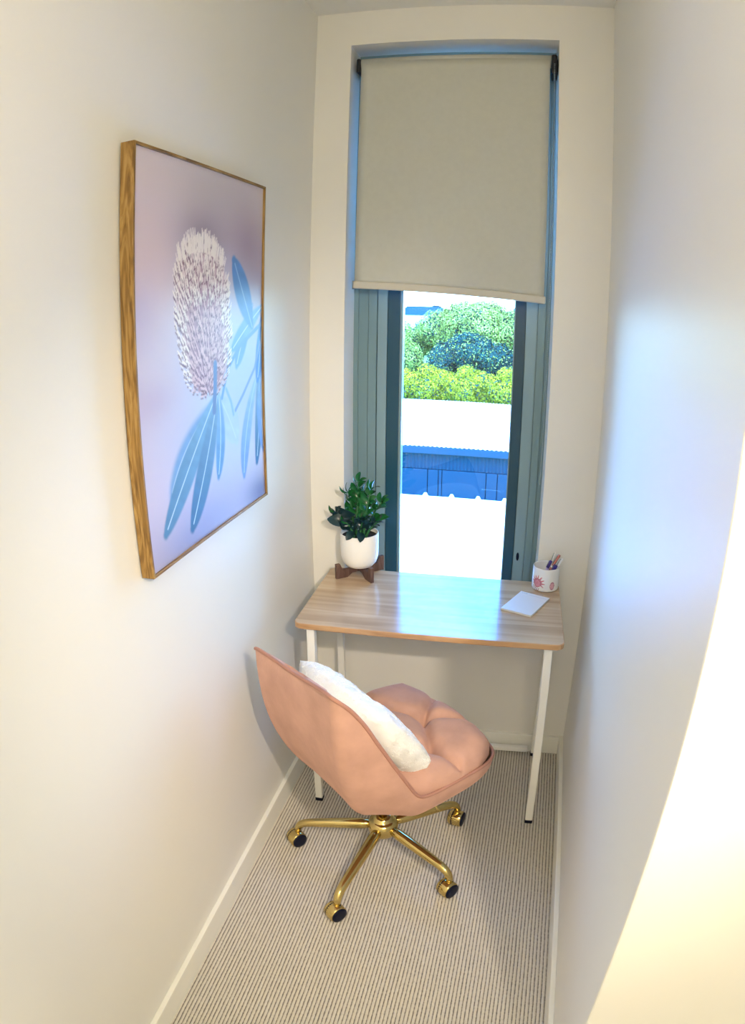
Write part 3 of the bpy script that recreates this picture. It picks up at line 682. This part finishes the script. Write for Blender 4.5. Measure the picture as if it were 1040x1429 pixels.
def pen(name, lab, p0, p1, r_, body, parts, grp=None, cat='pen'):
    p0, p1 = Vector(p0), Vector(p1); t = thing(name, lab, cat, p0); d = p1-p0; L = d.length; dn = d.normalized()
    bm = bmesh.new(); lathe(bm, [(r_*.25, 0), (r_, .012), (r_, L-.012), (r_*.85, L-.002), (r_*.5, L)], 14, (0, 0, 0), dn); obj('barrel', bm, body, t, True)
    for nm, a_, b_, rr_, mt in parts:
        bm = bmesh.new(); lathe(bm, [(rr_*.8, a_*L), (rr_, a_*L+.001), (rr_, b_*L-.001), (rr_*.8, b_*L)], 14, (0, 0, 0), dn); obj(nm, bm, mt, t, True)
    sd = dn.cross(Vector((0, 0, 1))).normalized(); up = sd.cross(dn)
    bm = bmesh.new(); tube(bm, [dn*(L*.97)+up*r_*.8, dn*(L*.965)+up*(r_+.003), dn*(L*.72)+up*(r_+.0025)], .0011, 8); obj('clip', bm, M['steel'], t, True)
    return t
zb = DT+.0075
def cp(a_, r_, z): return (CX_+r_*math.cos(rad(a_)), CY_+r_*math.sin(rad(a_)), z)
pen('pen', 'rose gold pen leaning right, thickest pen in the printed cup', (CX_-.018, CY_-.012, zb), (CX_+.040, CY_+.012, zb+.110), .0044, M['rose'], [('band', .60, .66, .0049, M['whitepen']), ('end_cap', .93, 1.0, .0049, M['rose'])])
pen('pen', 'slim white pen behind the rose gold pen in the cup', (CX_-.004, CY_+.006, zb), (CX_+.026, CY_+.028, zb+.112), .0032, M['whitepen'], [('grip', .35, .5, .0035, M['lilac'])])
pen('pen', 'slim white pen leaning farthest right in the cup', (CX_-.006, CY_-.020, zb), (CX_+.051, CY_+.004, zb+.100), .0030, M['whitepen'], [('end_cap', .92, 1.0, .0033, M['whitepen'])])
pen('pen', 'lilac pen with dark purple cap low in the printed cup', (CX_-.022, CY_+.004, zb), (CX_+.014, CY_+.020, zb+.084), .0046, M['lilac'], [('purple_cap', .70, 1.0, .0054, M['purple'])])
pen('marker', 'short dark purple marker at the right inside the cup', (CX_+.006, CY_+.006, zb), (CX_+.030, CY_-.010, zb+.080), .0060, M['purple'], [('end_cap', .84, 1.0, .0066, M['purple'])], cat='marker')

# ------------------------------------------------------------------ notepad
npd = thing('notepad', 'white square notepad lying askew on the right of the desk', 'notepad', (.773, -.203, DT), rad(-22))
obj('page_block', B(-.0515, .0515, -.077, .077, 0, .0062, bev=.0008), M['paperedge'], npd)
U2_, V2_ = np.meshgrid(np.linspace(0, 1, 90), np.linspace(0, 1, 130), indexing='ij')
P = np.zeros(U2_.shape+(3,)); P[..., 0] = -.0515+.103*U2_; P[..., 1] = -.077+.154*V2_; P[..., 2] = .0066+.0006*(V2_-.5)**2
pc_ = np.zeros(U2_.shape+(3,))+np.array((.80, .83, .88))
pc_[(np.abs(V2_-.90) < .004) & (U2_ > .34) & (U2_ < .95)] = (.35, .45, .62)
for u0, u1 in ((.07, .12), (.14, .18), (.20, .27)): pc_[(np.abs(V2_-.935) < .010) & (U2_ > u0) & (U2_ < u1)] = (.20, .33, .60)
pp = grid_obj('top_sheet', P, M['paper'], npd, False); set_col(pp, pc_.reshape(-1, 3))

# ------------------------------------------------------------------ outside, one storey down
GZ = -3.9
M['roofw'] = mat('white_roof_sheet', (.86, .88, .88), .5)
M['shedblue'] = mat('blue_grey_cladding', (.012, .050, .085), .9, spec=.05)
M['sheddoor'] = mat('blue_grey_door', (.010, .043, .078), .9, spec=.05)
M['grass'] = mat('grass_ground', (.14, .22, .05), .95, noise_s=.8, noise_a=.3)
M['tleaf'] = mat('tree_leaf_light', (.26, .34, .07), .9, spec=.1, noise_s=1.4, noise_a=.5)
M['tdark'] = mat('tree_leaf_shaded', (.010, .060, .050), .9, spec=.05, noise_s=.9, noise_a=.6)  # leaf green darkened to stand for shaded foliage
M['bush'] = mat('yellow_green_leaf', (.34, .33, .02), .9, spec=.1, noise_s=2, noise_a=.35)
M['bark'] = mat('bark', (.22, .17, .13), .9)
M['far'] = mat('distant_foliage', (.04, .12, .11), .9, noise_s=.15, noise_a=.4)
g_ = struct('ground', B(-70, 60, .6, 190, GZ-.2, GZ), M['grass'])
# near white roof with raised ribs
nr = thing('carport_roof', 'bright white ribbed flat roof just below the window', 'roof', (-1, 5, -1.36))
for i in range(24):
    x0 = -5+i*.42
    bm = bmesh.new(); box(bm, x0+.02, x0+.44, -3.9, 3.05, -.03, 0); obj('roof_sheet', bm, M['roofw'], nr)
    bm = bmesh.new(); v = []
    for y in (-3.9, 3.06):
        for dx_, dz_ in ((-.045, .0), (-.018, .05), (.018, .05), (.045, .0)): v.append(bm.verts.new((x0+.02+dx_, y, dz_)))
    for a_ in range(3): bm.faces.new((v[a_], v[a_+1], v[a_+5], v[a_+4]))
    bm.faces.new(v[:4]); bm.faces.new(v[4:][::-1]); bm.faces.new((v[3], v[0], v[4], v[7]))
    obj('roof_rib', bm, M['roofw'], nr)
for px_ in (-5, -2, 1, 4):
    for py_ in (-3.6, 2.8): obj('post', B(px_-.06, px_+.06, py_-.06, py_+.06, GZ+1.36, -.03), M['white_metal'], nr)
# shed
sd_ = thing('shed', 'blue-grey metal shed with a corrugated white roof across the yard', 'shed', (-1.5, 14, GZ))
SW = 9.0; ev_ = 2.10
bm = bmesh.new(); box(bm, -SW, SW, 0.08, 7.6, 0, ev_-.05); obj('wall', bm, M['shedblue'], sd_)
bd_ = [-9+1.1*k for k in range(7)]+[-1.5, -.39, -.12, -.03, 1.07, 1.35]+[2.45+1.1*k for k in range(6)]
for xa, xb in zip(bd_[:-1], bd_[1:]): obj('door_panel', B(xa+.010, xb-.010, .0, .08, 0, ev_-.62, bev=.005), M['sheddoor'], sd_)
bm = bmesh.new(); nx_ = int(2*SW/.022); vs1 = []
for i in range(nx_+1):
    x_ = -SW+i*.022; y_ = .02+.024*math.cos(i*math.pi/2); vs1.append((bm.verts.new((x_, y_, ev_-.60)), bm.verts.new((x_, y_, ev_-.17))))
for i in range(nx_): bm.faces.new((vs1[i][0], vs1[i+1][0], vs1[i+1][1], vs1[i][1]))
cl = obj('corrugated_band', bm, M['shedblue'], sd_, True)
obj('gutter', B(-SW-.1, SW+.1, -.14, .0, ev_-.20, ev_-.02, bev=.02), M['shedblue'], sd_)
bm = bmesh.new(); nx_ = int(2*SW/.028); L0 = []
for i in range(nx_+1):
    x_ = -SW+i*.028; z_ = .014*math.cos(i*math.pi/2); L0.append((bm.verts.new((x_, -.12, ev_+z_)), bm.verts.new((x_, 4.0, ev_+.46+z_)), bm.verts.new((x_, 8.0, ev_+z_))))
for i in range(nx_):
    for k in range(2): bm.faces.new((L0[i][k], L0[i+1][k], L0[i+1][k+1], L0[i][k+1]))
obj('corrugated_roof', bm, M['roofw'], sd_, True)
bm = bmesh.new(); tube(bm, [(-SW, 4.0, ev_+.465), (SW, 4.0, ev_+.465)], .06, 10); obj('ridge_cap', bm, M['roofw'], sd_, True)

def foliage(blobs, count, size, seed, droop=0):
    r_ = random.Random(seed); V = []; Fc = []
    tot = sum(b_[3]**2 for b_ in blobs)
    for (x_, y_, z_, R) in blobs:
        for _ in range(int(count*R*R/tot)):
            d = Vector((r_.gauss(0, 1), r_.gauss(0, 1), r_.gauss(0, 1))).normalized()
            k_ = R*(.72+.33*r_.random()+.14*noise.noise(d*3.1+Vector((x_, y_, z_))))
            c = Vector((x_, y_, z_))+Vector((d.x*k_, d.y*k_, d.z*k_*.9))
            a_ = Vector((r_.gauss(0, 1), r_.gauss(0, 1), r_.gauss(0, 1))).normalized(); n_ = (d+a_*.9).normalized(); t_ = n_.cross(a_).normalized(); b_ = n_.cross(t_)
            s = size*r_.uniform(.6, 1.35); k0 = len(V)
            V += [tuple(c-t_*s), tuple(c+b_*s*.45), tuple(c+t_*s*1.1), tuple(c-b_*s*.45)]; Fc.append((k0, k0+1, k0+2, k0+3))
    return (V, [], Fc)
def plant_thing(name, label, cat, loc, blobs, count, size, m_, seed, trunk=True, inner=None, group=None, sprinkle=None):
    t = thing(name, label, cat, loc, group=group)
    f = obj('foliage', foliage(blobs, count, size, seed), m_, t); f['kind'] = 'stuff'
    if inner: f = obj('inner_foliage', foliage([(a_, b_, c_, R*.82) for a_, b_, c_, R in blobs], int(count*.7), size*1.1, seed+50), inner, t); f['kind'] = 'stuff'  # dark copy of the leaves paints shade inside the crown
    if sprinkle: f = obj('accent_foliage', foliage([(a_, b_, c_, R*1.04) for a_, b_, c_, R in blobs], int(count*.14), size*1.1, seed+90), sprinkle, t); f['kind'] = 'stuff'  # scattered leaves: painted highlights on the dark tree, dark gaps on shrubs
    r_ = random.Random(seed); bm = bmesh.new()
    zc_ = blobs[0][2]
    tube(bm, [(0, 0, 0), (.1, 0, zc_*.4), (0, 0, zc_)], [.16*blobs[0][3]*.5, .1*blobs[0][3]*.5, .05], 8)
    for b_ in blobs[1:6]: tube(bm, [(0, 0, zc_*.35), (b_[0]*.5, b_[1]*.5, zc_*.6), b_[:3]], [.06, .045, .02], 6)
    obj('trunk', bm, M['bark'], t)
    return t
r_ = random.Random(3)
bl_ = [(0, 0, 4.3, 1.25), (-1.2, .2, 4.2, .95), (1.2, .1, 4.3, 1.0), (.4, .3, 4.85, .85), (-.5, .3, 4.8, .8), (1.9, .2, 3.8, .8), (-2.0, .2, 3.7, .7)]
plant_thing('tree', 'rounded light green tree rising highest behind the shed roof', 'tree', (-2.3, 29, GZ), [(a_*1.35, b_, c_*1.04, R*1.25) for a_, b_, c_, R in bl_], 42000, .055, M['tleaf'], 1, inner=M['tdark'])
plant_thing('tree', 'dark bluish green tree added as shaded lower foliage of the tall light green one', 'tree', (-2.2, 25.6, GZ), [(0, 0, 3.6, 1.05), (.9, .1, 3.3, .95), (-.9, .1, 3.3, .85), (1.8, .1, 3.1, .9)], 26000, .05, M['tdark'], 2, sprinkle=M['tleaf'])  # separate dark tree stands in for the light tree's shaded lower crown
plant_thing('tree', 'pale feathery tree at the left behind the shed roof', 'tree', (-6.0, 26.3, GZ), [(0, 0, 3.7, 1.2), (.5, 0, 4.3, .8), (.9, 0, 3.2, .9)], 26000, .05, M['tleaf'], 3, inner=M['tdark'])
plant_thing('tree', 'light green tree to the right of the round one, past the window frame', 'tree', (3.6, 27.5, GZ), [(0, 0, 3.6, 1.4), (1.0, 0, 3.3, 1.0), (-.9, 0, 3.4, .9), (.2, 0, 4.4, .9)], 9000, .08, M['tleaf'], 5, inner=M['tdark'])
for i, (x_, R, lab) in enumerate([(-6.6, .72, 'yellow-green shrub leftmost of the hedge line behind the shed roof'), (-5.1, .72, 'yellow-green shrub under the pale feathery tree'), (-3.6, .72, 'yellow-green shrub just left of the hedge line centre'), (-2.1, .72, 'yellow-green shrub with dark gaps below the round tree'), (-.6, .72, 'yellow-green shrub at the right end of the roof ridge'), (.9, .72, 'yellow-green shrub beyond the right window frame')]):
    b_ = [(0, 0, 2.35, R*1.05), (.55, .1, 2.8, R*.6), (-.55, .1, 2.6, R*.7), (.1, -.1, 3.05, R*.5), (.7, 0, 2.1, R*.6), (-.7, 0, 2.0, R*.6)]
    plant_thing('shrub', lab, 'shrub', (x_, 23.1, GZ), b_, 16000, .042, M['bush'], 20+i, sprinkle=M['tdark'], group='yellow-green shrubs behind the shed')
# far tree belt and roofs near the horizon
for i, (x_, y_, R, lab) in enumerate([(-27, 110, 5.2, 'hazy green tree far off at the left of the view'), (-19, 125, 4.2, 'small hazy tree in the middle distance of the view'), (-3, 115, 5.0, 'hazy green tree far off at the right of the view')]):
    plant_thing('distant_tree', lab, 'tree', (x_, y_, GZ), [(0, 0, 3.5, R*.6), (R*.5, 0, 3, R*.5), (-R*.5, 0, 3, R*.5)], 2500, .5, M['far'], 40+i)
for i, (x_, y_, w_, lab) in enumerate([(-18, 100, 3.4, 'distant house with a blue-grey roof at the horizon, left one'), (-9.5, 104, 3.2, 'distant house with a blue-grey roof at the horizon, right one')]):
    h = thing('distant_house', lab, 'house', (x_, y_, GZ))
    obj('wall', B(-w_, w_, 0, 6, 0, 4.4), M['roofw'], h)
    bm = bmesh.new(); v = [bm.verts.new(c_) for c_ in ((-w_-.3, -.4, 4.3), (w_+.3, -.4, 4.3), (w_+.3, 6.4, 4.3), (-w_-.3, 6.4, 4.3), (-w_+1, 3, 5.7), (w_-1, 3, 5.7))]
    for f in ((0, 1, 5, 4), (1, 2, 5), (2, 3, 4, 5), (3, 0, 4), (3, 2, 1, 0)): bm.faces.new([v[k] for k in f])
    obj('roof', bm, M['shedblue'], h)
    for k in (-.6, 0, .6): obj('window', B(k*w_-.5, k*w_+.5, -.05, .02, 1.6, 2.9), M['shedblue'], h)
